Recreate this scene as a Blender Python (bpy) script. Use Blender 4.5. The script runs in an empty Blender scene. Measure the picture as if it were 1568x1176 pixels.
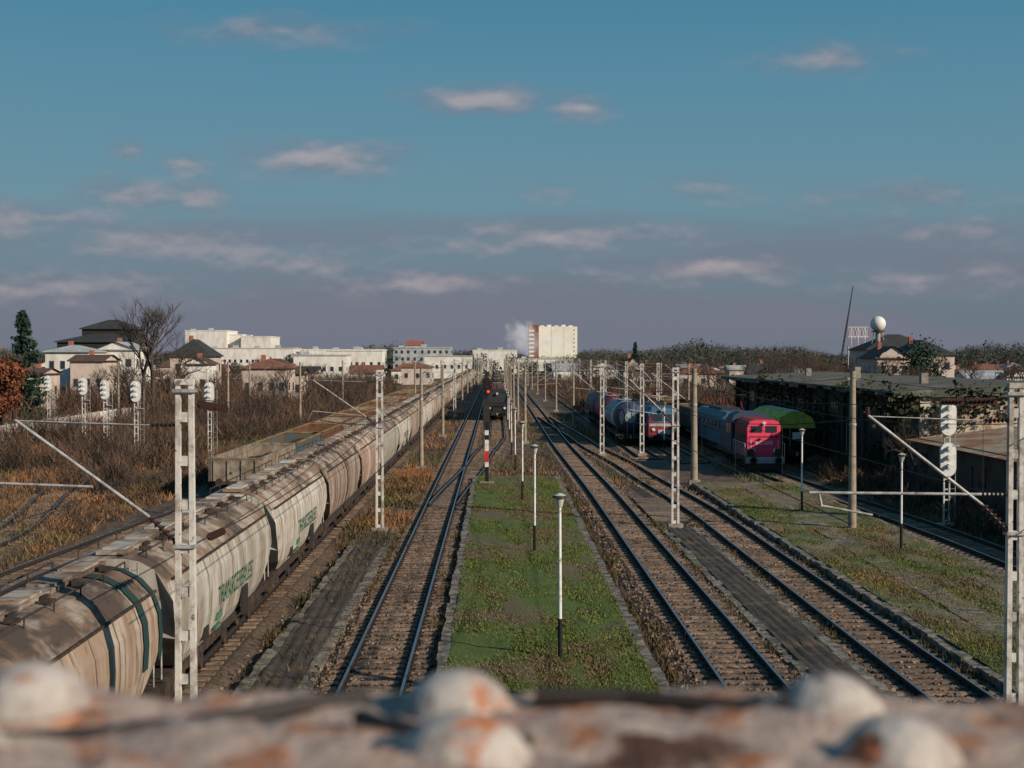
import bpy, math, random, bmesh
import numpy as np
from mathutils import Vector
random.seed(7); rng=np.random.default_rng(7)
R=random.uniform
H=8.3; F=2150.0
def wx(px,Z): return (px-760)/F*Z      # survey conversion: bearing -> metres at distance Z
def wz(py,Z): return H-(py-545)/F*Z

# ---------------------------------------------------------------- materials
def M(name,c1,c2=None,scale=3,thr=(.4,.6),rough=.85,metal=0,bump=0,bscale=None,stretch=(1,1,1),obj=False,c3=None,s3=.3,thr3=(.5,.65),island=0,objrnd=0,emis=None,bd=.05,c4=None,s4=1,thr4=(.5,.6)):
    m=bpy.data.materials.new(name); m.use_nodes=True
    nt=m.node_tree; N=nt.nodes; L=nt.links
    bs=N['Principled BSDF']; bs.inputs['Roughness'].default_value=rough; bs.inputs['Metallic'].default_value=metal
    bs.inputs['Specular IOR Level'].default_value=.3
    if obj:
        tc=N.new('ShaderNodeTexCoord'); co=tc.outputs['Object']
        oi=N.new('ShaderNodeObjectInfo'); ad=N.new('ShaderNodeVectorMath'); ad.operation='MULTIPLY_ADD'
        cb=N.new('ShaderNodeCombineXYZ')
        for i in range(3): L.new(oi.outputs['Random'],cb.inputs[i])
        L.new(cb.outputs[0],ad.inputs[0]); ad.inputs[1].default_value=(37,91,53); L.new(co,ad.inputs[2]); co=ad.outputs[0]
    else:
        g=N.new('ShaderNodeNewGeometry'); co=g.outputs['Position']
    mp=N.new('ShaderNodeVectorMath'); mp.operation='MULTIPLY'; L.new(co,mp.inputs[0]); mp.inputs[1].default_value=stretch
    def noise(s,d=6):
        n=N.new('ShaderNodeTexNoise'); n.inputs['Scale'].default_value=s; n.inputs['Detail'].default_value=d; n.inputs['Roughness'].default_value=.62
        L.new(mp.outputs[0],n.inputs['Vector']); return n.outputs['Fac']
    def mr(v,a,b):
        r=N.new('ShaderNodeMapRange'); L.new(v,r.inputs[0]); r.inputs[1].default_value=a; r.inputs[2].default_value=b; r.interpolation_type='SMOOTHSTEP'; return r.outputs[0]
    def mix(f,a,b,bt='MIX'):
        x=N.new('ShaderNodeMix'); x.data_type='RGBA'; x.blend_type=bt
        if isinstance(f,float): x.inputs[0].default_value=f
        else: L.new(f,x.inputs[0])
        for i,c in ((6,a),(7,b)):
            if isinstance(c,tuple): x.inputs[i].default_value=c+(1,)
            else: L.new(c,x.inputs[i])
        return x.outputs[2]
    col=c1
    if c2: col=mix(mr(noise(scale),*thr),c1,c2)
    if c3: col=mix(mr(noise(s3,4),*thr3),col,c3)
    if c4: col=mix(mr(noise(s4,5),*thr4),col,c4)
    if island or objrnd:
        if island:
            g2=N.new('ShaderNodeNewGeometry'); rv=g2.outputs['Random Per Island']; am=island
        else:
            o2=N.new('ShaderNodeObjectInfo'); rv=o2.outputs['Random']; am=objrnd
        r=N.new('ShaderNodeMapRange'); L.new(rv,r.inputs[0]); r.inputs[3].default_value=1-am; r.inputs[4].default_value=1+am
        hs=N.new('ShaderNodeHueSaturation'); L.new(r.outputs[0],hs.inputs['Value'])
        if isinstance(col,tuple): hs.inputs['Color'].default_value=col+(1,)
        else: L.new(col,hs.inputs['Color'])
        col=hs.outputs[0]
    if isinstance(col,tuple): bs.inputs['Base Color'].default_value=col+(1,)
    else: L.new(col,bs.inputs['Base Color'])
    if bump:
        b=N.new('ShaderNodeBump'); b.inputs['Strength'].default_value=min(1,bump); b.inputs['Distance'].default_value=bd
        L.new(noise(bscale or scale*4,5),b.inputs['Height']); L.new(b.outputs[0],bs.inputs['Normal'])
    if emis:
        bs.inputs['Emission Color'].default_value=emis+(1,); bs.inputs['Emission Strength'].default_value=3
    return m

m_ground=M('dry_earth',(.12,.072,.04),(.23,.11,.05),.35,(.4,.62),bump=.8,bscale=3,c3=(.06,.066,.025),s3=.06,thr3=(.48,.6),c4=(.055,.04,.028),s4=.16,thr4=(.54,.66))
m_bed=M('track_gravel',(.14,.088,.058),(.07,.048,.035),1.6,(.4,.62),bump=1,bscale=9,c3=(.23,.11,.05),s3=.25,thr3=(.52,.68),stretch=(1,.5,1))
m_ballast=M('ballast',(.17,.112,.078),(.075,.052,.038),7,(.38,.62),bump=1,bscale=14,c3=(.07,.055,.038),s3=.5,thr3=(.5,.68))
m_stone=M('ballast_stone',(.22,.15,.11),(.11,.075,.055),2,rough=.9,island=.5)
m_grass=M('platform_grass',(.07,.10,.018),(.10,.135,.026),1.9,(.35,.65),bump=1,bscale=12,c3=(.14,.10,.06),s3=.22,thr3=(.48,.6),stretch=(1,.5,1),c4=(.11,.10,.045),s4=1.1,thr4=(.53,.68))
m_grass2=M('platform_grass_dry',(.19,.15,.095),(.13,.11,.055),1.2,(.35,.65),bump=1,bscale=10,c3=(.08,.10,.024),s3=.3,thr3=(.45,.58),stretch=(1,.5,1),c4=(.22,.18,.13),s4=1.3,thr4=(.55,.7))
m_conc=M('concrete',(.30,.27,.23),(.17,.15,.125),3,(.4,.65),bump=.4)
m_concd=M('old_coping',(.24,.21,.17),(.08,.07,.055),2.5,(.4,.6),bump=.8)
m_path=M('worn_asphalt',(.085,.066,.05),(.045,.036,.03),2,(.35,.65),bump=.7,bscale=12,c3=(.13,.088,.052),s3=.8,thr3=(.52,.68))
m_sleeper=M('sleeper',(.24,.165,.115),(.11,.075,.055),4,(.4,.65),bump=.5,island=.35)
m_rust=M('rail_rust',(.04,.023,.017),(.022,.017,.015),8)
m_railtop=M('rail_head',(.22,.24,.28),rough=.3,metal=.8)
m_polew=M('pole_whitewash',(.56,.53,.49),(.25,.22,.19),2.6,(.44,.68),bump=.3,c4=(.16,.13,.11),s4=5,thr4=(.6,.7))
m_polec=M('pole_concrete',(.29,.24,.18),(.19,.155,.12),2.2,(.4,.7),bump=.3)
m_steel=M('galvanised_steel',(.42,.41,.40),(.25,.24,.23),5,rough=.5,metal=.2)
m_dark=M('dark_steel',(.022,.022,.024),(.035,.027,.022),4,rough=.6)
m_ins=M('insulator_glaze',(.05,.025,.02),rough=.3)
m_white=M('white_paint',(.66,.65,.63),(.48,.46,.43),4,(.5,.7),rough=.6)
m_red=M('red_paint',(.5,.03,.03),rough=.5)
m_black=M('black_paint',(.012,.012,.013),rough=.5)
m_lampgrey=M('lamp_glass',(.42,.41,.38),rough=.8)
m_under=M('underframe',(.035,.027,.022),(.09,.05,.03),3,(.45,.7),obj=True)
def wag(name,a,b,c,s3=.5): return M(name,a,b,1.4,(.40,.62),rough=.75,stretch=(1,1.6,.3),obj=True,c3=c,s3=s3,thr3=(.46,.68),objrnd=.22,bump=.15,c4=(.15,.08,.05),s4=3.0,thr4=(.57,.72))
m_w1=wag('hopper_paint_cream',(.50,.42,.34),(.26,.16,.11),(.37,.26,.19))
m_w2=wag('hopper_paint_grey',(.50,.47,.41),(.28,.23,.18),(.38,.34,.29))
m_w3=wag('hopper_paint_brown',(.31,.22,.165),(.17,.095,.068),(.40,.33,.27))
m_roofw=M('hopper_roof_dust',(.22,.145,.10),(.40,.33,.27),1.3,(.42,.6),obj=True,stretch=(1,.7,1),c3=(.095,.067,.052),s3=.7,thr3=(.48,.64),objrnd=.25,c4=(.045,.045,.042),s4=2.5,thr4=(.58,.69))
m_tgreen=M('lettering_green',(.03,.115,.07),(.10,.17,.12),5)
m_bandg=M('band_green',(.015,.04,.038))
m_gond=M('gondola_grey',(.27,.23,.18),(.17,.12,.085),1.5,obj=True,bump=.2)
m_gondr=M('gondola_rust',(.17,.075,.04),(.10,.05,.03),1.5,obj=True,bump=.2)
m_gondy=M('gondola_yellow',(.28,.19,.06),(.15,.095,.045),2,obj=True)
m_gondb=M('gondola_bluegrey',(.06,.10,.12),(.10,.075,.055),1.2,obj=True)
m_cargo=M('coal_load',(.028,.030,.020),(.05,.042,.026),5,bump=1)
m_pink=M('loco_crimson',(.72,.055,.12),(.55,.04,.09),3,(.5,.8),rough=.6,obj=True)
m_dred=M('loco_dark_red',(.28,.025,.035),(.17,.02,.025),3,rough=.65,obj=True)
m_navy=M('loco_navy',(.03,.05,.10),(.04,.05,.075),3,rough=.65,obj=True)
m_blue=M('loco_blue',(.05,.15,.23),(.04,.09,.13),2,rough=.65,obj=True)
m_tank=M('tank_pale_blue',(.30,.40,.45),(.15,.19,.21),1.5,(.42,.66),rough=.7,obj=True,c3=(.09,.08,.07),s3=.9)
m_tankd=M('tank_dark',(.10,.12,.14),(.06,.05,.045),1.5,(.42,.66),rough=.7,obj=True)
m_green=M('wagon_green',(.035,.085,.028),(.03,.045,.02),2,obj=True,rough=.75)
m_yel=M('wagon_yellowgreen',(.48,.50,.06),(.26,.32,.05),2,obj=True,rough=.7)
m_glass=M('window_glass',(.03,.035,.04),rough=.2)
m_redlamp=M('signal_red_lamp',(.8,.02,.02),emis=(1,.03,.02))
m_wall=M('render_white',(.70,.67,.62),(.52,.48,.43),.5,(.4,.7),stretch=(1,1,.4))
m_wallp=M('render_pinkish',(.54,.44,.38),(.40,.32,.28),.6,(.4,.7),stretch=(1,1,.4))
m_wallc=M('render_cream',(.78,.75,.64),(.66,.62,.51),.1,(.4,.7))
m_wallg=M('render_grey',(.38,.40,.41),(.29,.30,.31),.5)
m_brick=M('brick_red',(.36,.13,.08),(.26,.1,.07),.5)
m_roofd=M('roof_dark',(.03,.033,.036),(.05,.045,.04),1)
m_roofb=M('roof_tile_brown',(.13,.07,.05),(.08,.05,.04),1.2,(.35,.65))
m_roofo=M('roof_tile_orange',(.24,.10,.06),(.15,.075,.05),1.2,(.35,.65))
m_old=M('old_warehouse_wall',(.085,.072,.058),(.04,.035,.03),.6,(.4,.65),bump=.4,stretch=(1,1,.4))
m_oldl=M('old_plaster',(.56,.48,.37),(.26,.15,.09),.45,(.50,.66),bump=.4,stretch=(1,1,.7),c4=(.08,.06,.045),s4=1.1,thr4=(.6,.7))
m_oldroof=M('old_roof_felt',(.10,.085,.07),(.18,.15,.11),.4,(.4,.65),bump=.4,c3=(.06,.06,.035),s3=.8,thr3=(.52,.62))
m_fascia=M('mossy_fascia',(.17,.185,.155),(.075,.08,.06),1.2,(.4,.55),bump=.6)
m_rustroof=M('rusty_roof',(.28,.12,.055),(.36,.27,.19),.5,(.4,.6),c4=(.1,.06,.04),s4=1.4,thr4=(.55,.68))
m_bark=M('bark',(.085,.062,.046),(.05,.038,.03),4)
m_twig=M('brush_twigs',(.13,.075,.047),(.06,.042,.032),.12,(.4,.6),island=.5)
m_dry=M('dry_grass_blades',(.28,.13,.055),(.15,.092,.042),.15,(.4,.6),island=.45,c3=(.08,.08,.028),s3=.06,thr3=(.46,.58),c4=(.08,.055,.035),s4=.22,thr4=(.53,.64))
m_gblade=M('green_grass_blades',(.075,.11,.02),(.12,.13,.033),.8,(.4,.6),island=.45,c3=(.14,.105,.05),s3=.22,thr3=(.49,.6))
m_weed=M('dark_weeds',(.045,.045,.016),(.10,.065,.03),.5,island=.5)
m_ivy=M('ivy_leaves',(.03,.045,.016),(.06,.05,.024),.5,island=.5)
m_rusty_leaf=M('russet_leaves',(.19,.06,.028),(.11,.042,.022),.6,island=.5)
m_fir=M('fir_needles',(.026,.058,.034),(.014,.034,.023),.8,island=.5)
m_far=M('distant_wood',(.070,.066,.052),(.09,.075,.06),.02,(.35,.65),island=.4,c3=(.042,.058,.045),s3=.012,thr3=(.42,.56))
m_parapet=M('chipped_paint',(.50,.37,.30),(.36,.15,.07),42,(.46,.62),rough=.75,bump=.6,bscale=120,bd=.004,c3=(.34,.26,.22),s3=55,thr3=(.42,.62),c4=(.10,.05,.033),s4=24,thr4=(.56,.66))
m_rivet=M('rivet_paint',(.46,.41,.37),(.42,.14,.05),60,(.53,.59),rough=.75,c3=(.33,.28,.25),s3=90,thr3=(.42,.6),c4=(.08,.028,.018),s4=75,thr4=(.61,.66),bump=.6,bscale=200,bd=.003)
m_wire=M('wire_dark',(.03,.03,.032))

# ---------------------------------------------------------------- mesh builder
class B:
    def __init__(s,mats): s.v=[];s.f=[];s.m=[];s.s=[];s.mats=mats
    def mi(s,m):
        if m not in s.mats: s.mats.append(m)
        return s.mats.index(m)
    def add(s,vs,fs,m,smooth=False):
        o=len(s.v); s.v.extend([tuple(v) for v in vs]); k=s.mi(m)
        for f in fs: s.f.append(tuple(i+o for i in f)); s.m.append(k); s.s.append(smooth)
    def box(s,cx,cy,cz,sx,sy,sz,m,rz=0):
        c,sn=math.cos(rz),math.sin(rz); vs=[]
        for z in(-.5,.5):
            for x,y in((-.5,-.5),(.5,-.5),(.5,.5),(-.5,.5)):
                X,Y=x*sx,y*sy; vs.append((cx+X*c-Y*sn,cy+X*sn+Y*c,cz+z*sz))
        s.add(vs,[(0,3,2,1),(4,5,6,7),(0,1,5,4),(1,2,6,5),(2,3,7,6),(3,0,4,7)],m)
    def bb(s,x0,x1,y0,y1,z0,z1,m): s.box((x0+x1)/2,(y0+y1)/2,(z0+z1)/2,abs(x1-x0),abs(y1-y0),abs(z1-z0),m)
    def tube(s,p0,p1,r0,m,r1=None,n=8,smooth=True):
        r1=r0 if r1 is None else r1
        p0=Vector(p0);p1=Vector(p1);d=(p1-p0)
        if d.length<1e-6:return
        d.normalize(); a=d.orthogonal().normalized(); b=d.cross(a)
        vs=[]
        for p,r in((p0,r0),(p1,r1)):
            for i in range(n):
                t=2*math.pi*i/n; vs.append(p+a*math.cos(t)*r+b*math.sin(t)*r)
        s.add(vs,[(i,(i+1)%n,n+(i+1)%n,n+i) for i in range(n)],m,smooth)
        s.add(vs,[tuple(range(n))[::-1],tuple(range(n,2*n))],m)
    def loft(s,rings,m,caps=True,smooth=False,closed=True,mf=None):
        n=len(rings[0])
        if smooth and not mf:
            vs=[p for r in rings for p in r]
            s.add(vs,[(j*n+i,j*n+(i+1)%n,(j+1)*n+(i+1)%n,(j+1)*n+i) for j in range(len(rings)-1) for i in range(n if closed else n-1)],m,True)
        else:
            vs=[p for r in rings for p in r]
            for j in range(len(rings)-1):
                for i in range(n if closed else n-1):
                    k=(i+1)%n; mm=mf(j,i) if mf else m
                    s.add([vs[j*n+i],vs[j*n+k],vs[(j+1)*n+k],vs[(j+1)*n+i]],[(0,1,2,3)],mm,smooth)
        if caps:
            s.add(rings[0],[tuple(range(n))[::-1]],m); s.add(rings[-1],[tuple(range(n))],m)
    def prism(s,pts,y0,y1,m,x0=0,z0=0):
        s.loft([[(x0+x,y0,z0+z) for x,z in pts],[(x0+x,y1,z0+z) for x,z in pts]],m)
    def sphere(s,c,r,m,n=12,k=8,sc=(1,1,1),half=False):
        rings=[]
        for j in range(k+1):
            t=(math.pi/2 if half else math.pi)*j/k
            rings.append([(c[0]+r*sc[0]*max(math.sin(t),1e-4)*math.cos(2*math.pi*i/n),c[1]+r*sc[1]*max(math.sin(t),1e-4)*math.sin(2*math.pi*i/n),c[2]+r*sc[2]*math.cos(t)) for i in range(n)])
        s.loft(rings,m,smooth=True,caps=False)
    def insul(s,p0,p1,r=.07,k=6):
        p0=Vector(p0);p1=Vector(p1)
        s.tube(p0,p1,r*.4,m_ins,n=6)
        for i in range(k):
            a=p0.lerp(p1,(i+.15)/k);b=p0.lerp(p1,(i+.6)/k); s.tube(a,b,r,m_ins,r1=r*.5,n=8)
    def build(s,name,loc=(0,0,0)):
        me=mesh(name,s.v,s.f,s.mats,s.m,s.s)
        return place(name,me,loc)
def mesh(name,v,f,mats,mi=None,sm=None):
    me=bpy.data.meshes.new(name); me.from_pydata(v,[],f)
    for m in mats: me.materials.append(m)
    if mi is not None: me.polygons.foreach_set('material_index',mi)
    if sm is not None: me.polygons.foreach_set('use_smooth',sm)
    me.update(); return me
def place(name,me,loc=(0,0,0),rz=0,sc=1):
    o=bpy.data.objects.new(name,me); o.location=loc; o.rotation_euler=(0,0,rz); o.scale=(sc,)*3 if not isinstance(sc,tuple) else sc
    bpy.context.scene.collection.objects.link(o); return o
def text(b,s,size,m,fn):
    cu=bpy.data.curves.new('t','FONT'); cu.body=s; cu.size=size; cu.resolution_u=2; cu.align_x='CENTER'; cu.offset=size*.012
    o=bpy.data.objects.new('t',cu); bpy.context.scene.collection.objects.link(o)
    dg=bpy.context.evaluated_depsgraph_get(); me=o.evaluated_get(dg).to_mesh()
    b.add([fn(v.co.x,v.co.y) for v in me.vertices],[tuple(p.vertices) for p in me.polygons],m)
    o.evaluated_get(dg).to_mesh_clear(); bpy.data.objects.remove(o); bpy.data.curves.remove(cu)

def leafquads(C,S,m,name,extra=None,aspect=1.0):
    C=np.asarray(C,float);n=len(C);S=np.broadcast_to(np.asarray(S,float),(n,))
    a=rng.normal(size=(n,3));a/=np.linalg.norm(a,axis=1)[:,None]
    t=rng.normal(size=(n,3));b=np.cross(a,t);b/=np.linalg.norm(b,axis=1)[:,None]
    a=a*S[:,None]*.5;b=b*S[:,None]*.5*aspect
    V=np.stack([C-a-b,C+a-b*.6,C+a*.8+b,C-a*.7+b],1).reshape(-1,3)
    Fq=(np.arange(n)[:,None]*4+np.arange(4)).tolist(); V=V.tolist(); mats=[m]; mi=[0]*n
    if extra:
        o=len(V); V+=[list(v) for v in extra.v]; Fq+=[[i+o for i in f] for f in extra.f]
        mats.append(extra.mats[0]); mi+=[1]*len(extra.f)
    return mesh(name,V,Fq,mats,mi)
def blades(P,h,w,lean,m,name):
    P=np.asarray(P,float);n=len(P);h=np.broadcast_to(h,(n,));w=np.broadcast_to(w,(n,))
    th=rng.uniform(0,6.28,n); d=np.stack([np.cos(th),np.sin(th),0*th],1)*w[:,None]*.5
    l=rng.normal(size=(n,3))*lean; l[:,2]=1
    T=P+l*h[:,None]
    V=np.stack([P-d,P+d,T],1).reshape(-1,3).tolist()
    return place(name,mesh(name,V,(np.arange(n)[:,None]*3+np.arange(3)).tolist(),[m]))

# ---------------------------------------------------------------- ground
b=B([m_ground]); b.add([(-4000,-200,0),(4000,-200,0),(4000,6000,0),(-4000,6000,0)],[(0,1,2,3)],m_ground); b.build('ground')
b=B([m_bed]); b.add([(-19,-20,.004),(23.5,-20,.004),(23.5,700,.004),(-19,700,.004)],[(0,1,2,3)],m_bed); b.build('railway_yard_ground')

def track(pts,y0,y1,sl=230,name='railway_track'):
    ys=np.array([p[1] for p in pts],float);xs=np.array([p[0] for p in pts],float)
    def X(y):
        i=int(np.clip(np.searchsorted(ys,y)-1,0,len(ys)-2)); t=min(1,max(0,(y-ys[i])/(ys[i+1]-ys[i])))
        t2=t*t*(3-2*t); return xs[i]+(xs[i+1]-xs[i])*(.5*t+.5*t2)
    b=B([m_ballast]); const=len(set(xs))==1
    Y=[y0,y1] if const else list(np.arange(y0,y1,3.0))+[y1]
    prof=[(-1.75,.006),(-1.35,.13),(1.35,.13),(1.75,.006)]
    b.loft([[(X(y)+px,y,pz) for px,pz in prof] for y in Y],m_ballast,closed=False,caps=False)
    for sx in(-.755,.755):
        for w,z0,z1,mm in((.07,.16,.175,m_rust),(.012,.175,.275,m_rust),(.037,.275,.315,m_rust),(.034,.315,.318,m_railtop)):
            b.loft([[(X(y)+sx-w,y,z0),(X(y)+sx+w,y,z0),(X(y)+sx+w,y,z1),(X(y)+sx-w,y,z1)] for y in Y],mm)
    y=y0
    while y<min(y1,sl):
        b.box(X(y)+R(-.04,.04),y,.115,2.5,.26,.12,m_sleeper,rz=R(-.012,.012))
        for sx in(-.755,.755): b.box(X(y)+sx,y,.185,.3,.14,.03,m_rust)
        y+=.62
    b.build(name); return X
XA=track([(-8.5,0),(-8.5,1)],0,900,120)
X1=track([(-3.02,0),(-3.02,1)],2,900)
track([(-3.02,72),(-1.3,108),(0.1,140),(0.1,900)],76,900,170)
track([(6.3,0),(6.3,80),(5.9,130),(5.9,900)],2,900)
track([(10.95,0),(10.8,70),(9.7,100),(8.3,128),(6.2,190)],2,186,190)
X4=track([(20.9,0),(20.4,60),(18.8,97),(19.6,130),(20,300)],2,300)
track([(15,108),(15,109)],108,300,150)
track([(12.1,112),(12.1,113)],112,300,150)
track([(22.9,60),(22.6,200)],90,220,130)
track([(-16.9,0),(-17.6,50),(-16.6,66),(-15,82),(-15,600)],5,600,100)
track([(-19.2,30),(-22.0,62),(-27,90),(-34,118)],30,118,118)
track([(-12.2,0),(-12.2,1)],100,600,100)

# loose ballast stones on track beds
P=[]
for xc,n in((-3.02,16000),(6.3,12000),(10.9,10000),(-6.9,2400)):
    y=28+60*rng.random(n)**1.6; P.append(np.stack([xc+rng.uniform(-1.75,1.75,n),y,np.full(n,.145)],1))
P=np.concatenate(P); P[:,2]=np.where(np.abs(P[:,0]+6.9)<.9,.03,P[:,2])
place('ballast_gravel',leafquads(P,rng.uniform(.05,.11,len(P)),m_stone,'ballast_gravel'))

# ---------------------------------------------------------------- platforms and paths
def platform(name,x0,x1,y0,y1,z,m,cop=True):
    b=B([m]); 
    nx=14; ny=int((y1-y0)/1.5)
    zz=lambda i,j: z+ (0.03*math.sin(i*1.7+j*.9)+R(-.02,.02) if 0<i<nx else 0)
    vs=[(x0+.3+(x1-x0-.6)*i/nx,y0+(y1-y0)*j/ny,zz(i,j)) for j in range(ny+1) for i in range(nx+1)]
    b.add(vs,[(j*(nx+1)+i,j*(nx+1)+i+1,(j+1)*(nx+1)+i+1,(j+1)*(nx+1)+i) for j in range(ny) for i in range(nx)],m,True)
    y=y0
    while y<y1-.4:
        l=R(.9,1.15)
        for s,xx in((-1,x0),(1,x1)):
            b.box(xx-s*.17+R(-.05,.05),y+l/2,z/2+R(-.05,.015),.34,l-R(.02,.14),z,m_concd,rz=R(-.03,.03))
        y+=l
    b.bb(x0+.3,x1-.3,y1-.05,y1,0,z-.03,m_concd)
    b.build(name)
platform('grass_platform',-1.55,4.15,5,93,.34,m_grass)
platform('grass_platform',12.3,18.7,5,88,.36,m_grass2)
platform('paved_path',-6.3,-4.55,5,66,.2,m_path)
platform('paved_path',7.75,9.55,5,66,.2,m_path)
b=B([m_path]); b.bb(7.75,9.5,69,80,.01,.17,m_path)
for i in range(18): b.box(8.6,69.3+i*.6,.19,1.7,.5,.06,m_sleeper)
b.build('timber_crossing')
b=B([m_conc])
for i in range(60):
    if R(0,1)<.75: b.box(14.2+i*.02+R(-.05,.05),20+i*1.1,.375,1.0,1.0,.03,m_grass2 if R(0,1)<.5 else m_concd,rz=R(-.03,.03))
b.build('paving_slabs')

# vegetation tufts
def scatter(n,x0,x1,y0,y1,p=1.5):
    return np.stack([rng.uniform(x0,x1,n),y0+(y1-y0)*rng.random(n)**p,np.zeros(n)],1)
G=rng.random((8,64,64))
def nz(P,s,seed=0): # lattice value noise, -1..1
    out=0;amp=1;tot=0;g=G[int(abs(seed)*7)%8]
    for o in range(3):
        x=P[:,0]*s+seed*3.1+17;y=P[:,1]*s*.7+seed*5.3+31
        xi=np.floor(x).astype(int);yi=np.floor(y).astype(int);fx=x-xi;fy=y-yi;fx=fx*fx*(3-2*fx);fy=fy*fy*(3-2*fy)
        q=lambda a,c:g[a%64,c%64]
        v=(q(xi,yi)*(1-fx)+q(xi+1,yi)*fx)*(1-fy)+(q(xi,yi+1)*(1-fx)+q(xi+1,yi+1)*fx)*fy
        out=out+v*amp;tot+=amp;amp*=.55;s*=2.13
    return (out/tot-.5)*2
def keep(P,s,seed,lo,hi):
    v=nz(P,s,seed); return P[rng.random(len(P))<np.clip((v-lo)/(hi-lo),0,1)]
P=scatter(150000,-1.3,3.9,29,92,1.3); P[:,2]=.33; P=keep(P,.45,3,-.4,.5); blades(P,rng.uniform(.03,.10,len(P)),.045,.6,m_gblade,'platform_grass_tufts')
P=scatter(120000,12.6,18.4,29,86,1.3); P[:,2]=.35; P=keep(P,.4,5,-.2,.6); blades(P,rng.uniform(.03,.10,len(P)),.045,.6,m_gblade,'platform_grass_tufts')
P=scatter(60000,12.6,18.4,29,86,1.3); P[:,2]=.35; P=keep(P,.5,2,-.2,.7); blades(P,rng.uniform(.03,.12,len(P)),.045,.6,m_dry,'dry_grass')
E=[]
for xe,w in((-1.75,.18),(4.3,.2),(12.1,.16),(18.9,.2),(-6.45,.15),(-4.4,.14),(7.6,.1),(9.7,.12),(-5.4,.9),(4.7,.3)):
    n=6000; q=np.stack([xe+rng.normal(0,w,n),28+62*rng.random(n)**1.3,np.full(n,.02)],1); q=keep(q,.8,xe,-.1,.5)
    if xe in(-5.4,): q[:,2]=.2; q=q[::4]
    E.append(q)
P=np.concatenate(E); blades(P,rng.uniform(.08,.38,len(P)),.06,.4,m_weed,'trackside_weeds')
E=[scatter(36000,-7,24,88,200,1.2),scatter(9000,-7.0,-4.3,60,100,1),scatter(100000,-48,-18.8,40,190,1.3),scatter(9000,-14,-10.3,50,120,1.2),scatter(16000,19,27,45,95,1.2),scatter(5000,22,60,95,200,1.2)]
P=np.concatenate(E); P=keep(P,.25,6,-.5,.3)
ok=np.ones(len(P),bool)
for xt in(-3.02,6,20,15,12.1): ok&=~((np.abs(P[:,0]-xt)<1.3)&(P[:,0]>-10))
P=P[ok]; blades(P,rng.uniform(.12,.5,len(P)),.09,.5,m_dry,'dry_grass')

def brush(name,n,x0,x1,y0,y1,h0,h1,p=1.,thr=-.2,tw=46,m=None):
    C=scatter(n,x0,x1,y0,y1,p); C=C[nz(C,.06,2)>thr]; k=len(C)
    hh=rng.uniform(h0,h1,k); P=np.repeat(C,tw,0); hr=np.repeat(hh,tw)
    P[:,:2]+=rng.normal(size=(len(P),2))*(hr*.16)[:,None]; P[:,2]=rng.random(len(P))**1.5*hr*.55
    return blades(P,hr*rng.uniform(.2,.5,len(P)),.035+hr*.011,.6,m or m_twig,name)
brush('brush_thicket',800,-46,-24,100,300,1.0,3.8,1.1,-.35,80)
brush('brush_thicket',420,-28,-17.5,84,260,.8,3.2,1.1,-.35,80)
brush('brush_thicket',180,-40,-19,62,110,.6,1.8,1,-.05,60)
brush('brush_thicket',260,-47,-20,50,120,.4,1.3,1,-.1,40,m_dry)
brush('brush_thicket',380,11,45,190,420,1.5,5,1,-.5,90)
brush('brush_thicket',200,24,62,160,260,2,5,1,-.5,90)
brush('brush_thicket',220,21.8,26.5,50,100,.4,1.9,1,-.6,70)
brush('brush_thicket',560,-110,-48,140,420,2,6,1,-.5,80)
brush('brush_thicket',460,-62,-22,170,330,3,6.5,1,-.2,110)

# ---------------------------------------------------------------- trees
def bare_mesh(h,seed,spread=.5):
    random.seed(seed); b=B([m_bark])
    def rec(p,d,l,r,k):
        q=p+d*l; b.tube(p,q,r,m_bark,r1=r*.62,n=5 if k>2 else 3,smooth=True)
        if k==0: return
        for i in range(3 if k>1 else 5):
            a=Vector((R(-1,1),R(-1,1),R(-.15,.9))).normalized(); nd=(d*(1-spread*.75)+a*spread).normalized()
            rec(p+d*l*R(.55,1),nd,l*R(.58,.82),r*.54,k-1)
    rec(Vector((0,0,0)),Vector((0,0,1)),h*.3,h*.02,5)
    return mesh('bare_tree',b.v,b.f,b.mats,b.m,b.s)
bt=[bare_mesh(10,11),bare_mesh(10,23,.6),bare_mesh(10,41,.55)]
random.seed(3)
place('bare_tree',bt[0],(wx(236,185),185,0),.5,(1.9,1.9,2.15)); place('bare_tree',bt[1],(wx(262,195),195,0),2,1.6); place('bare_tree',bt[2],(wx(222,190),190,0),1,(1.8,1.8,2.1)); place('bare_tree',bt[1],(wx(205,178),178,0),4,1.3)
for i in range(80):
    Z=R(190,520); px=R(880,1260); place('bare_tree',bt[i%3],(wx(px,Z),Z,0),R(0,6),R(.75,1.25))
for i in range(44):
    Z=R(170,330); place('bare_tree',bt[i%3],(wx(R(60,600),Z),Z,0),R(0,6),R(.65,1.0))
for i in range(34):
    Z=R(170,330); place('bare_tree',bt[i%3],(wx(R(1200,1600),Z),Z,0),R(0,6),R(.8,1.2))
for px,Z,s in((1405,89,.6),(1440,89,.7),(1540,190,1.2),(1480,87.5,.6),(1515,88,.5)): place('bare_tree',bt[int(px)%3],(wx(px,Z),Z,0),R(0,6),s)

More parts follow.
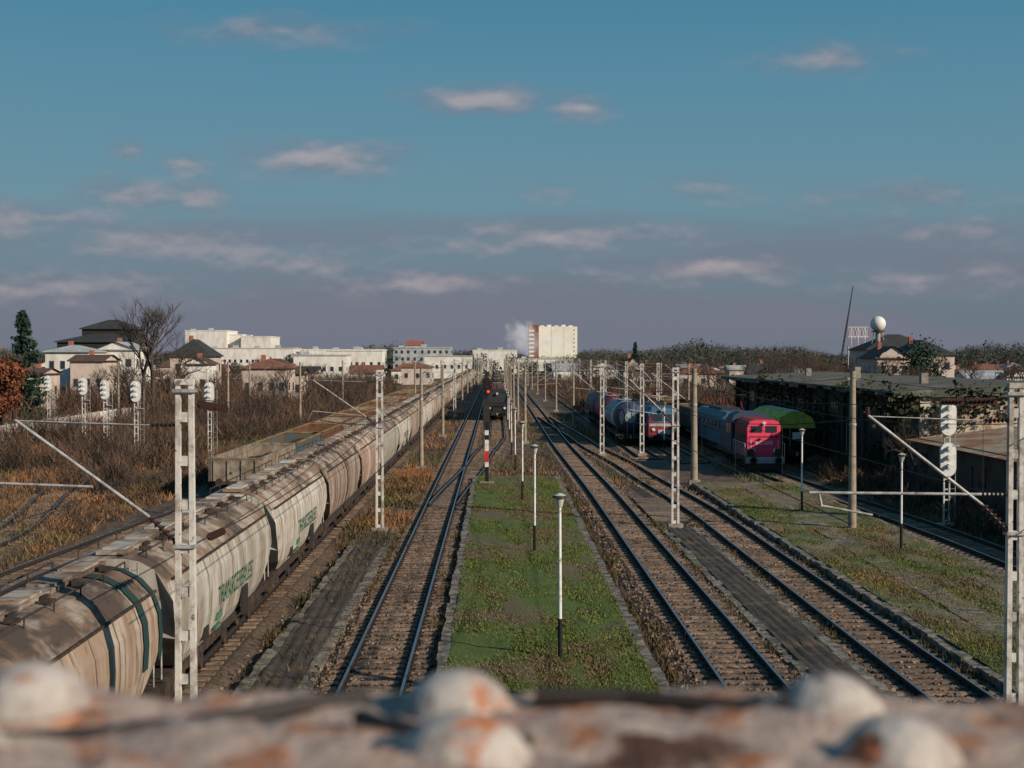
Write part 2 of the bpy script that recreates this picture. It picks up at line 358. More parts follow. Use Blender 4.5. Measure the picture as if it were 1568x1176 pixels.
def conifer(name,x,y,h,w):
    b=B([m_bark]); b.tube((0,0,0),(0,0,h),h*.02,m_bark,r1=.02); C=[]
    for i in range(230):
        t=random.random()**1.25; z=h*(.06+.92*t); L=w/2*(1-t)**.85*R(.6,1.15)+.15; th=R(0,6.28)
        e=Vector((math.cos(th)*L,math.sin(th)*L,-L*.12)); b.tube((0,0,z),(e.x,e.y,z+e.z),.04,m_bark,r1=.01,n=3)
        for j in range(28):
            s=random.random()**.6; C.append((e.x*s+R(-.25,.25),e.y*s+R(-.25,.25),z+e.z*s+L*.12*s*s+R(-.22,.12)))
    place(name,leafquads(C,rng.uniform(.18,.5,len(C)),m_fir,name,b,.5),(x,y,0))
conifer('pine_tree',wx(38,165),165,wz(473,165),7.6); conifer('pine_tree',wx(973,430),430,wz(523,430),4)
def leafy(name,x,y,h,w,m,n=3500):
    b=B([m_bark]); b.tube((0,0,0),(0,0,h*.5),h*.025,m_bark,r1=h*.012); C=[]
    for i in range(22):
        th=R(0,6.28); rr=w/2*R(.2,.9); z=h*R(.25,.92); rr*=math.sqrt(max(.1,1-((z/h-.5)/.55)**2)); c=(math.cos(th)*rr,math.sin(th)*rr,z)
        b.tube((0,0,h*.3*R(.6,1.4)),c,h*.01,m_bark,r1=.01,n=3); C.append(rng.normal(size=(n//22,3))*np.array([.13,.13,.1])*h*R(.5,1)+np.array(c))
    C=np.concatenate(C); C=C[C[:,2]>.2]
    place(name,leafquads(C,rng.uniform(.12,.4,len(C)),m,name,b),(x,y,0))
leafy('russet_tree',wx(4,150),150,8.0,5.2,m_rusty_leaf,6000)
leafy('russet_tree',wx(-45,160),160,8.5,7,m_rusty_leaf)
leafy('evergreen_shrub',wx(1412,240),240,10.5,6,m_fir)
# distant wooded horizon: bare winter wood, fine twigs and small leaf clumps, crowns of separate trees
C=[];S=[];BP=[];BH=[]
for i in range(2300):
    Z=R(560,1300); px=R(-150,1720)
    hh=(R(5,12)*(.72+.25*math.sin(px*.013)+.15*math.sin(px*.041+2)) + (Z/1000)*5)
    if px>890: hh*=1.12
    x=wx(px,Z); wd=hh*R(.16,.3)
    def crown(k):
        d=rng.normal(size=(k,3)); d/=np.linalg.norm(d,axis=1)[:,None]; d*=(rng.random(k)**.4)[:,None]
        q=d*np.array([wd*1.3,wd*1.3,hh*.36])+np.array([x,Z,hh*.6]); return q
    k=46; C.append(crown(k)); S.append(rng.uniform(.3,1.0,k))
    k=80; BP.append(crown(k)); BH.append(rng.uniform(.6,1.9,k))
    k=12; q=rng.normal(size=(k,3))*np.array([2.5,2.5,0])+np.array([x,Z,0]); q[:,2]=rng.random(k)*hh*.4; C.append(q); S.append(rng.uniform(.8,2,k))
C=np.concatenate(C);S=np.concatenate(S); ok=(C[:,2]>0); place('distant_treeline',leafquads(C[ok],S[ok],m_far,'distant_treeline'))
BP=np.concatenate(BP);BH=np.concatenate(BH); blades(BP,BH,.22,.7,m_far,'distant_treeline_twigs')

# ---------------------------------------------------------------- poles
def bogie(b,yc,w=.75):
    for dy in(-.9,.9):
        for sx in(-.755,.755): b.tube((sx-.06,yc+dy,.78),(sx+.07,yc+dy,.78),.46,m_under,n=16)
        b.tube((-.9,yc+dy,.78),(.9,yc+dy,.78),.08,m_under); 
        for sx in(-1,1): b.box(sx*1.02,yc+dy,.8,.2,.32,.3,m_under); 
    for sx in(-1,1):
        b.box(sx*.98,yc,.82,.12,2.5,.22,m_under)
        for dy in(-.35,.35): b.tube((sx*1.0,yc+dy,.55),(sx*1.0,yc+dy,.95),.1,m_under)
def cantilever(b,xp,xt,h=7.2,y=0,reg=True):
    s=-1 if xt<xp else 1
    p=(xp+s*.15,y,5.05); q=(xp+s*.62,y,5.05+.62*(h-5.05)/max(.1,abs(xt-xp)))
    b.insul(p,q,.085); b.tube(q,(xt,y,h),.032,m_steel,n=6)
    b.insul((xp+s*.15,y,h-.1),(xp+s*.6,y,h-.1),.05); b.tube((xp+s*.6,y,h-.1),(xt,y,h-.02),.012,m_steel,n=6)
    if reg: b.tube((xp+s*.9,y,5.55),(xt-s*.0,y,5.75),.025,m_steel,n=6); b.tube((xt,y,5.75),(xt+s*.2,y,5.35),.015,m_steel,n=5)
    b.tube((xt,y,h),(xt,y,h+.15),.04,m_ins,n=6)
def lattice_pole(x,y,h,tracks=(),name='lattice_catenary_pole',w=.36,reg=True):
    b=B([m_polew]); 
    for s in(-1,1):
        b.loft([[(s*(w/2-.05)*1.1-.05,-.09,0),(s*(w/2-.05)*1.1+.05,-.09,0),(s*(w/2-.05)*1.1+.05,.09,0),(s*(w/2-.05)*1.1-.05,.09,0)],[(s*(w/2-.05)*.85-.04,-.06,h),(s*(w/2-.05)*.85+.04,-.06,h),(s*(w/2-.05)*.85+.04,.06,h),(s*(w/2-.05)*.85-.04,.06,h)]],m_polew)
    z=.4
    while z<h-.1: b.box(0,0,z,w-.05,.1,.17,m_polew); z+=.76
    b.box(0,0,h,w*.9,.16,.1,m_polew); b.box(0,0,.15,.7,.7,.4,m_conc)
    for zz in(5.0,h-.15): b.box(0,0,zz,w+.04,.24,.06,m_steel)
    for t in tracks: cantilever(b,0,t-x,reg=reg)
    return b.build(name,(x,y,0))
def conc_pole(x,y,h,tracks=(),r=.17):
    b=B([m_polec]); b.tube((0,0,0),(0,0,h),r,m_polec,r1=r*.62,n=14); b.box(0,0,.12,.7,.7,.34,m_conc)
    b.box(0,0,h-.35,.5,.1,.08,m_steel); b.tube((0,0,5.1),(0,0,5.2),r*.85,m_steel,n=12)
    for t in tracks: cantilever(b,0,t-x)
    return b.build('concrete_catenary_pole',(x,y,0))
lattice_pole(-5.4,24.4,7.85,(-8.35,),reg=False); lattice_pole(-5.4,65,7.6,(-8.5,)); 
for i in range(12): 
    (conc_pole if i%3!=2 else lattice_pole)(-5.45,102+i*41,7.4,(-8.5,) if i%2 else (-3.02,))
lattice_pole(8.5,66.5,7.7,(6.3,)); lattice_pole(8.6,114,7.6,(6,)); lattice_pole(11.9,114.5,7.6,(8.9,))
lattice_pole(9.66,26,7.75,(6.9,),w=.32,reg=False)
conc_pole(12.8,90.6,7.5,(10,),.24); conc_pole(16.4,64.4,7.6,(),.2)
for i in range(9): conc_pole(8.9,162+i*47,7.6,(6,)); conc_pole(2.7,132+i*44,7.3,(5.9,) )
for i in range(9): conc_pole(-1.6 if i%2 else -11,190+i*45,7.5,(-3.0,) if i%2 else (-8.5,))
for px,pb in((460,655),(525,628),(383,640),(350,650),(183,640)):
    Z=17845/(pb-545); conc_pole(wx(px,Z),Z,7.6,(wx(px,Z)+3,))
for i in range(7): lattice_pole(17.3+i*.3,150+i*40,7.5,(15.2,)); conc_pole(24+i,175+i*38,7.3,(21,))
b=B([m_steel]); b.tube((-.1,0,5.72),(-3.78,0,5.76),.028,m_steel,n=8); b.tube((-3.6,0,5.74),(-3.55,0,5.5),.025,m_steel,n=6); b.tube((-3.57,0,5.52),(-2.6,0,5.34),.022,m_steel,n=6); b.insul((-.12,0,5.72),(-.6,0,5.72),.055)
b.build('registration_arm',(9.6,26,0))
b=B([m_steel]); b.tube((-7.0,24.4,6.03),(-9.6,24.4,6.13),.024,m_steel,n=8); b.build('registration_arm')

# overhead wires
def wirebundle():
    b=B([m_wire])
    def line(p0,p1,r,sag=0,n=8):
        prev=None
        for i in range(n+1):
            t=i/n; p=Vector(p0).lerp(Vector(p1),t); p.z-=sag*4*t*(1-t)
            if prev is not None: b.tube(prev,p,r,m_wire,n=4)
            prev=p
    for x in(-8.4,-3.0,6.1,10.4):
        ys=[24,65,102]+[102+41*i for i in range(1,10)]
        for a,c in zip(ys[:-1],ys[1:]):
            if x>10 and a>70: break
            line((x,a,7.2),(x,c,7.2),.012,.75); line((x,a,5.4),(x,c,5.4),.011,.03,2)
            for k in range(1,7):
                t=k/7; y=a+(c-a)*t; line((x,y,5.4),(x,y,7.2-.75*4*t*(1-t)),.006,0,1)
    line((-5.3,24.4,7.55),(-5.3,65,7.3),.013,.5); line((-5.3,24.4,5.0),(-5.4,65,5.3),.013,.35)
    line((9.5,26,7.5),(8.6,66,7.2),.013,.5)
    line((16.4,64.4,7.3),(12.8,90.6,7.3),.014,.4); line((16.4,64.4,7.3),(21.5,30,7.3),.014,.4); line((12.8,90.6,7.3),(11.9,114,7.3),.014,.3)
    line((8.5,66,7.4),(8.6,114,7.4),.013,.6)
    for x in(15,19.5): line((x,100,5.5),(x,300,5.5),.012,.1,4); line((x,100,7.2),(x,150,7.2),.012,.6); line((x,150,7.2),(x,200,7.2),.012,.6)
    b.insul((-5.3,25.2,7.42),(-5.3,26.2,7.36),.08); b.insul((-5.3,26.6,7.33),(-5.3,27.6,7.26),.08); b.insul((-5.3,26,4.95),(-5.3,27.3,4.90),.08)
    b.insul((9.48,26.6,7.44),(9.45,28,7.38),.08); b.insul((9.45,28.4,7.37),(9.42,29.6,7.33),.08)
    b.build('overhead_wires')
wirebundle()

# platform lamps
def lamp(x,y,h=4.4,z=.34,name='platform_lamp_post'):
    b=B([m_white]); b.tube((0,0,0),(0,0,1.05),.062,m_black,n=10); b.tube((0,0,1.05),(0,0,h-.28),.05,m_white,r1=.04,n=10)
    b.tube((0,0,h-.3),(0,0,h-.05),.07,m_lampgrey,r1=.13,n=12); b.tube((0,0,h-.06),(0,0,h),.2,m_dark,r1=.17,n=14); b.tube((0,0,h),(0,0,h+.06),.17,m_lampgrey,r1=.05,n=14)
    o=b.build(name,(x,y,z)); o.rotation_euler=(R(-.008,.008),R(-.012,.012),0)
for i in range(4): lamp(1.68-.12*i,36.8+20.3*i,4.3)
for i in range(8): lamp(1.3,118+21*i,4.3,0)
lamp(16.7,57.6,3.9); lamp(15.6,71.4,4.2); lamp(14.6,122,4.2,0); 
b=B([m_white])
for z0,z1,m in((0,1.0,m_black),(1.0,1.3,m_white),(1.3,2.0,m_red),(2.0,2.7,m_white),(2.7,3.0,m_black),(3.0,3.3,m_white),(3.3,3.9,m_black)): b.bb(-.12,.12,-.05,.05,z0,z1,m)
b.box(0,0,3.95,.2,.14,.3,m_dark); b.box(0,0,.03,.9,.5,.1,m_conc); b.build('striped_stop_marker',(-.6,88,.34))
# signals
def capsule(w,h,n=8):
    r=w/2; return [(r*math.cos(t),h/2-r+r*math.sin(t)) for t in [math.pi*i/n for i in range(n+1)]]+[(r*math.cos(t),-h/2+r+r*math.sin(t)) for t in [math.pi+math.pi*i/n for i in range(n+1)]]
def signal(x,y,h,name='railway_signal',heads=1,face=m_white):
    b=B([m_white])
    for s in(-1,1): b.box(s*.13,0,h/2,.06,.1,h,m_polew)
    z=.4
    while z<h-.3: b.box(0,0,z,.22,.05,.07,m_polew); z+=.5
    for k in range(heads):
        zc=h-.8-k*1.95
        b.prism(capsule(.80,1.66),-.2,-.12,m_steel,0,zc); b.prism(capsule(.74,1.6),-.24,-.203,face,0,zc)
        for dz in(-.42,0,.42):
            b.tube((0,-.26,zc+dz),(0,-.24,zc+dz),.09,m_wallg,n=10); b.tube((0,-.5,zc+dz+.11),(0,-.24,zc+dz+.13),.1,face,n=8)
        b.box(0,.05,zc,.4,.3,1.2,m_steel)
    b.box(.36,0,h-2.1,.4,.5,.05,m_steel)
    for s in(-1,1): b.tube((.36+s*.15,.3,0),(.36+s*.15,.3,h-.6),.02,m_steel,n=5)
    for i in range(int(h/.4)): b.tube((.22,.3,.4*i+.3),(.5,.3,.4*i+.3),.012,m_steel,n=4)
    b.box(0,0,.1,.9,.8,.3,m_conc); b.build(name,(x,y,0))
for px,pb,pt in((210,712,583),(163,697,582),(322,707,585),(130,682,578),(77,668,575)):
    Z=17845/(pb-545); signal(wx(px,Z),Z,wz(pt,Z),heads=1)
signal(wx(1453,67),67,6.1,heads=2)
b=B([m_black]); b.tube((0,0,0),(0,0,6.6),.12,m_black); b.prism(capsule(.9,2.0),-.2,-.1,m_black,0,5.0)
for dz in(-.6,0,.6): b.tube((0,-.3,5.0+dz),(0,-.2,5.0+dz),.12,m_dark)
b.tube((.2,-.32,4.5),(.2,-.2,4.5),.13,m_redlamp); b.box(0,.1,5.0,.5,.4,1.8,m_dark); b.box(0,0,2.2,.7,.3,3.0,m_dark); b.box(.1,0,6.4,.5,.2,.5,m_dark); b.build('railway_signal',(-1.05,150,0))

# ---------------------------------------------------------------- rolling stock
L=14.3
def hopper(paint,band=False,txt=True):
    b=B([paint])
    half=[(1.18,1.15),(1.36,1.5),(1.47,2.0),(1.5,2.5),(1.47,2.95),(1.33,3.35),(1.05,3.65),(.7,3.84),(.38,3.9)]
    prof=half+[(-x,z) for x,z in half[::-1]]
    def inset(z,e): return e+max(0,(2.35-z))*1.35
    yy=[0,.02,.25,.5,.75,.98,1]
    rings=[]
    for t in yy:
        ring=[]
        for x,z in prof:
            ins=inset(z,.55); s=1
            if t in(0,1): s=.965
            ring.append((x*s,ins+(L-2*ins)*t,1.15+(z-1.15)*(.985 if t in(0,1) else 1)))
        rings.append(ring)
    def mf(j,i):
        n=len(prof)
        return m_roofw if 5<=i<=n-7 else paint
    b.loft(rings,paint,smooth=False,mf=mf)
    for k in range(9):
        y=1.0+(L-2.0)*k/8
        for s in(-1,1):
            pts=[(x+.012,z) for x,z in half if inset(z,.55)<y<L-inset(z,.55)]
            for (xa,za),(xb,zb) in zip(pts[:-1],pts[1:]):
                b.add([(s*xa,y-.015,za),(s*xa,y+.015,za),(s*xb,y+.015,zb),(s*xb,y-.015,zb)],[(0,1,2,3)],m_roofw)
    for s in(-1,1):
        b.box(s*1.36,L/2,3.38,.05,L-1.6,.05,m_under); b.box(s*1.22,L/2,1.12,.14,L-1,.2,m_under)
    b.box(0,L/2,3.96,.62,L-1.4,.08,m_roofw); 
    for k in range(7): b.box(.0,1.6+k*1.85,4.02,.5,1.2,.05,m_roofw if k%2 else paint); b.box(.55,1.6+k*1.85,3.96,.25,.12,.08,m_under); b.box(.42,2.3+k*1.75,3.98,.10,.22,.08,m_under)
    for s in(-1,1):
        b.tube((s*.75,.9,4.0),(s*.75,L-.9,4.0),.02,m_under,n=4)
        for k in range(9): b.tube((s*.75,.9+k*(L-1.8)/8,3.8),(s*.75,.9+k*(L-1.8)/8,4.0),.018,m_under,n=4)
    b.box(0,L/2,1.0,.5,L-1.2,.25,m_under)
    for y in(.35,L-.35):
        b.box(0,y,1.05,2.6,.2,.32,m_under); b.box(0,y+(.5 if y<5 else -.5),1.22,2.5,1.2,.06,m_under)
        for s in(-1,1):
            e=-.33 if y<5 else .33; b.tube((s*.875,y,1.05),(s*.875,y+e,1.05),.1,m_under); b.tube((s*.875,y+e*.85,1.05),(s*.875,y+e*1.02,1.05),.23,m_under,n=14)
            b.tube((s*1.2,y,1.1),(s*1.2,y,2.3),.025,m_steel,n=4); b.tube((s*.7,y,1.1),(s*.7,y,3.8),.025,m_steel,n=4); b.tube((s*.35,y,1.1),(s*.35,y,3.8),.025,m_steel,n=4)
        b.tube((-1.2,y,2.3),(1.2,y,2.3),.02,m_steel,n=4)
        for k in range(8): b.tube((.35,y,1.4+k*.32),(.7,y,1.4+k*.32),.015,m_steel,n=4)
    for k in range(3):
        yc=L/2-3+3*k; b.loft([[(-.9,yc-1.2,1.15),(.9,yc-1.2,1.15),(.9,yc+1.2,1.15),(-.9,yc+1.2,1.15)],[(-.45,yc-.35,.55),(.45,yc-.35,.55),(.45,yc+.35,.55),(-.45,yc+.35,.55)]],m_under)
    bogie(b,2.0); bogie(b,L-2.0)
    b.tube((1.3,L/2-.5,.95),(1.38,L/2-.5,.95),.22,m_under,n=14)
    for y in(3.9,L-3.9): b.tube((1.25,y,.9),(1.34,y,.9),.2,m_under,n=12)
    def side(z):
        hs=[h for h in half]; 
        for (xa,za),(xb,zb) in zip(hs[:-1],hs[1:]):
            if za<=z<=zb: return xa+(xb-xa)*(z-za)/(zb-za)
        return 1.2
    if txt:
        text(b,'TRANSCEREALES',.66,m_tgreen,lambda u,v:(side(2.05+v)+.03,7.6+u*.98,2.0+v*1.05))
        b.bb(1.42,1.49,8.6,9.4,1.2,1.9,m_dark); b.bb(1.38,1.45,5.2,5.9,1.62,1.80,m_tgreen); b.bb(1.36,1.42,5.2,5.9,1.38,1.46,m_tgreen)
        b.bb(1.36,1.43,3.8,4.3,1.4,1.7,m_dark)
    if band:
        for y,w_ in((L-2.2,.2),(L-1.0,.14)):
            b.loft([[(x*1.018,y-w_,z*1.006) for x,z in prof if z>1.9],[(x*1.018,y+w_,z*1.006) for x,z in prof if z>1.9]],m_bandg,caps=False,closed=False)
    b.box(.95,.44,1.9,.35,.05,.5,m_roofo)
    return mesh('hopper_wagon',b.v,b.f,b.mats,b.m,b.s)
hA=hopper(m_w1,band=True,txt=False); hB=hopper(m_w2); hC=hopper(m_w3,txt=False); hD=hopper(m_w1); hE=hopper(m_w2,txt=False)
seq=[hA,hA,hB,hB,hC,hC,hE,hB,hC,hE]
for i in range(34):
    me=seq[i] if i<10 else [hE,hC,hB,hD,hC][i%5]
    place('hopper_wagon',me,(-8.5,1.6+i*L,0))
def gondola(paint,rim,ln=13.8,h=2.35):
    b=B([paint]); w=1.45
    for s in(-1,1): b.bb(s*w-.04,s*w+.04,.3,ln-.3,1.1,h,paint); b.bb(s*w-.08,s*w+.08,.25,ln-.25,h,h+.09,rim)
    for y in(.3,ln-.3): b.bb(-w+.04,w-.04,y-.04,y+.04,1.1,h,paint); b.bb(-w+.08,w-.08,y-.07,y+.07,h,h+.09,rim)
    for k in range(9):
        for s in(-1,1): b.box(s*(w+.07),.4+(ln-.8)*k/8,1.7,.08,.12,1.25,paint)
    for x in(-1.2,-.4,.4,1.2): b.box(x,.22,1.7,.12,.08,1.2,paint)
    b.bb(-w+.05,w-.05,.4,ln-.4,1.0,1.6,m_cargo)
    for k in range(6): b.sphere((R(-.4,.4),1.5+k*2.1,1.5),1,m_cargo,sc=(1.0,1.3,R(.3,.6)),half=True)
    b.box(0,ln/2,1.0,2.7,ln-.5,.2,m_under); bogie(b,2.2); bogie(b,ln-2.2)
    for y,e in((.3,-.35),(ln-.3,.35)):
        for s in(-1,1): b.tube((s*.875,y,1.05),(s*.875,y+e,1.05),.1,m_under); b.tube((s*.875,y+e*.9,1.05),(s*.875,y+e,1.05),.23,m_under,n=12)
    return mesh('gondola_wagon',b.v,b.f,b.mats,b.m,b.s)
g=[gondola(m_gond,m_gond),gondola(m_gondr,m_gondy),gondola(m_gond,m_gondr),gondola(m_gondb,m_gondy)]
for i,k in enumerate([0,3,1,2,1,2,1,0,2,1,0,2,1]): place('gondola_wagon',g[k],(-15 ,80.5+i*14.4,0))
for i in range(14): place('gondola_wagon',g[[2,1,0][i%3]],(-12.2,123+i*14.4,0))

def buffers(b,y,e,m=m_black,beam=m_dark):
    b.box(0,y,1.05,2.7,.25,.45,beam)
    for s in(-1,1): b.tube((s*.875,y,1.05),(s*.875,y+e,1.05),.11,m); b.tube((s*.875,y+e*.9,1.05),(s*.875,y+e,1.05),.25,m,n=14)
    b.box(0,y+e*.3,1.0,.12,.2,.3,m_steel)
b=B([m_pink]); ln=14
b.bb(-1.4,1.4,.4,ln-.4,1.05,1.3,m_under)
def hood(y0,y1,w,h,m,front):
    pf=[(-w,1.3),(w,1.3),(w,h-.45),(w-.18,h-.12),(w-.5,h),(-w+.5,h),(-w+.18,h-.12),(-w,h-.45)]
    b.loft([[(x,y0,z) for x,z in pf],[(x,y1,z) for x,z in pf]],m)
hood(1.0,5.6,1.22,3.85,m_dred,1); 
pf=[(-1.2,1.3),(1.2,1.3),(1.2,3.35),(1.02,3.7),(.6,3.82),(-.6,3.82),(-1.02,3.7),(-1.2,3.35)]
b.loft([[(x*.97,.82,z) for x,z in pf],[(x,.998,z) for x,z in pf]],m_pink)
hood(8.0,13.2,1.1,3.4,m_navy,0)
pc=[(-1.48,1.3),(1.48,1.3),(1.48,3.5),(1.3,3.95),(.8,4.2),(-.8,4.2),(-1.3,3.95),(-1.48,3.5)]
b.loft([[(x,5.6,z) for x,z in pc],[(x,8,z) for x,z in pc]],m_navy)
for s in(-1,1):
    b.bb(s*1.25,s*1.42,5.55,5.6,2.6,3.4,m_glass); b.bb(s*1.48,s*1.5,5.9,6.7,2.6,3.4,m_glass); b.bb(s*1.48,s*1.5,6.95,7.7,2.6,3.4,m_glass)
    b.bb(s*.12,s*.9,.79,.83,2.95,3.4,m_glass)
    for k in range(8): b.bb(s*1.22,s*1.24,1.3+k*.5,1.65+k*.5,1.8,2.8,m_dark)
    for k in range(7): b.tube((s*1.38,.5+k*.8,1.3),(s*1.38,.5+k*.8,2.2),.02,m_white,n=5)
    b.tube((s*1.38,.5,2.2),(s*1.38,5.5,2.2),.02,m_white,n=5)
    b.tube((s*.75,.74,1.7),(s*.75,.83,1.7),.13,m_white,n=12); b.bb(s*.75,s*1.2,.45,.7,1.3,1.8,m_dark)
    for st in(.45,.75): b.box(s*1.2,.5,st,.5,.3,.05,m_dark)
    b.tube((s*.95,.6,1.3),(s*.95,.6,2.4),.02,m_white,n=5)
b.bb(-1.0,1.0,.79,.82,2.62,2.70,m_dred); b.tube((0,.72,3.58),(0,.83,3.58),.13,m_white,n=12)
text(b,'BG-GFR',.36,m_white,lambda u,v:(u,.78,2.1+v))
buffers(b,.4,-.45,m_black,m_wallg); bogie(b,3); bogie(b,11); b.bb(-1.3,1.3,.3,.36,.35,.8,m_dark)
b.build('diesel_locomotive',(18.7,97,0))
def eloco(name,x,y,lower,upper,mid,ln=17):
    b=B([lower])
    def ring(y,sx,zt): return [(-1.48*sx,y,1.1),(1.48*sx,y,1.1),(1.48*sx,y,2.3),(1.40*sx,y,3.3 if zt>3.4 else 3.0),(1.05*sx,y,zt),(-1.05*sx,y,zt),(-1.40*sx,y,3.3 if zt>3.4 else 3.0),(-1.48*sx,y,2.3)]
    mf=lambda j,i: upper if 2<=i<=6 else lower
    b.loft([ring(.4,.94,2.4),ring(.5,.96,2.45),ring(.95,.99,3.6),ring(1.4,1,3.75),ring(ln-1.4,1,3.75),ring(ln-.95,.99,3.6),ring(ln-.5,.96,2.45)],lower,mf=mf)
    for s in(-1,1):
        b.add([(s*.12,.5,2.5),(s*1.2,.5,2.5),(s*1.1,.86,3.35),(s*.12,.86,3.35)],[(0,1,2,3)],m_glass)
        b.tube((s*.95,.3,1.75),(s*.95,.45,1.75),.15,m_white,n=12)
        for k in range(5): b.bb(s*1.47,s*1.5,3.5+k*2.3,5+k*2.3,2.45,2.95,m_glass)
        b.bb(s*1.485,s*1.5,1,ln-1,2.1,2.25,mid); b.bb(s*1.47,s*1.5,1.7,2.3,2.4,3.0,m_glass)
    b.bb(-1.35,1.35,.34,.42,2.05,2.3,mid); b.bb(-.55,.55,.33,.42,1.35,1.75,mid); b.bb(-1.3,1.3,.36,.42,1.1,1.3,m_dark)
    b.tube((0,.45,3.55),(0,.8,3.55),.16,m_lampgrey,n=10); buffers(b,.45,-.45); bogie(b,3.6); bogie(b,ln-3.6); b.bb(-1.2,1.2,6,11,.5,1.1,m_under)
    b.bb(-.8,.8,5,12,3.75,3.95,m_dark)
    for yc in(3,ln-3):
        for s in(-1,1):
            b.tube((s*.5,yc-.8,3.85),(s*.6,yc+.9,4.5),.03,m_red,n=5); b.tube((s*.6,yc+.9,4.5),(s*.8,yc-.3,5.1),.025,m_red,n=5)
        b.tube((-.9,yc-.3,5.1),(.9,yc-.3,5.1),.04,m_dark,n=5)
        for k in(-.5,.5): b.insul((k,yc-.8,3.7),(k,yc-.8,4.05),.09,3)
    b.build(name,(x,y,0))
eloco('electric_locomotive',14.9,124,m_dred,m_blue,m_wallg)
eloco('electric_locomotive',19.7,112.5,m_blue,m_blue,m_navy)
eloco('electric_locomotive',0.1,176,m_black,m_dark,m_dark)
def tank(name,x,y,m1,m2,m3,ln=14):
    b=B([m1]); n=20; yy=[.5,.65,1.0,3.2,3.21,4.3,4.31,ln-1,ln-.65,ln-.5]; rr=[.5,1.0,1.36,1.4,1.4,1.4,1.4,1.38,1.0,.5]
    rings=[[(r*math.cos(2*math.pi*i/n),y_,2.75+r*math.sin(2*math.pi*i/n)) for i in range(n)] for y_,r in zip(yy,rr)]
    b.loft(rings,m1,mf=lambda j,i:m3 if j<=3 else (m2 if j<=5 else m1))
    b.tube((0,ln/2,4.1),(0,ln/2,4.4),.4,m1,n=14); b.box(0,ln/2,4.2,1.2,3.5,.05,m_steel)
    b.box(0,ln/2,1.15,2.3,ln-.5,.25,m_under)
    for k in(2,ln-2): b.box(0,k,1.45,2.2,.4,.5,m_under)
    for s in(-1,1): b.tube((s*.9,ln/2-1.7,4.8),(s*.9,ln/2+1.7,4.8),.02,m_steel,n=4); b.tube((s*.3,.35,1.2),(s*.3,.35,4.2),.025,m_steel,n=4)
    buffers(b,.35,-.4); bogie(b,2.3); bogie(b,ln-2.3); b.build(name,(x,y,0))
tank('tank_wagon',12.1,126,m_tank,m_white,m_navy); tank('tank_wagon',12.1,140.5,m_dred,m_dred,m_dred); tank('tank_wagon',12.1,155,m_tankd,m_tankd,m_navy)
b=B([m_green]); pr=[(-1.2,1.2),(1.2,1.2),(1.48,1.9),(1.5,2.9),(1.2,3.7),(.5,4.1),(-.5,4.1),(-1.2,3.7),(-1.5,2.9),(-1.48,1.9)]
b.loft([[(x*.98,.5+max(0,2.4-z),z) for x,z in pr],[(x,.7+max(0,2.4-z),z) for x,z in pr],[(x,12.4-max(0,2.4-z),z) for x,z in pr]],m_green,mf=lambda j,i:m_yel if 3<=i<=7 else m_green)
b.add([(-1.2,.47,3.7),(1.2,.47,3.7),(.5,.47,4.08),(-.5,.47,4.08)],[(0,1,2,3)],m_yel); b.add([(-1.46,.47,2.9),(1.46,.47,2.9),(1.2,.47,3.69),(-1.2,.47,3.69)],[(0,1,2,3)],m_yel)
for k in range(7):
    b.box(0,1.2+k*1.8,2.4,3.08,.06,1.0,m_green)
b.box(0,6.5,4.15,.6,11,.1,m_steel); b.box(0,6.5,1.1,2.4,12.5,.25,m_under); b.bb(-.3,.3,.44,.49,2.1,2.6,m_white); buffers(b,.35,-.4); bogie(b,2.2); bogie(b,10.8)
for s in(-1,1): b.tube((s*.5,.4,1.2),(s*.5,.4,4.0),.03,m_steel,n=4)
b.build('green_hopper_wagon',(22.4,104,0))
for i in range(14): 
    if i%3==1: tank('tank_wagon',.1,194+i*14.5,m_under,m_gond,m_under)
    else: place('gondola_wagon',g[0],(.1,194+i*14.5,0),sc=(1,1,1.35))
for i in range(4): place('gondola_wagon',g[[1,2,3,0][i]],(15,142+i*14.4,0),sc=(1,1,1.3)); place('gondola_wagon',g[[3,1,0,2][i]],(19.8,131+i*14.4,0),sc=(1,1,1.4))

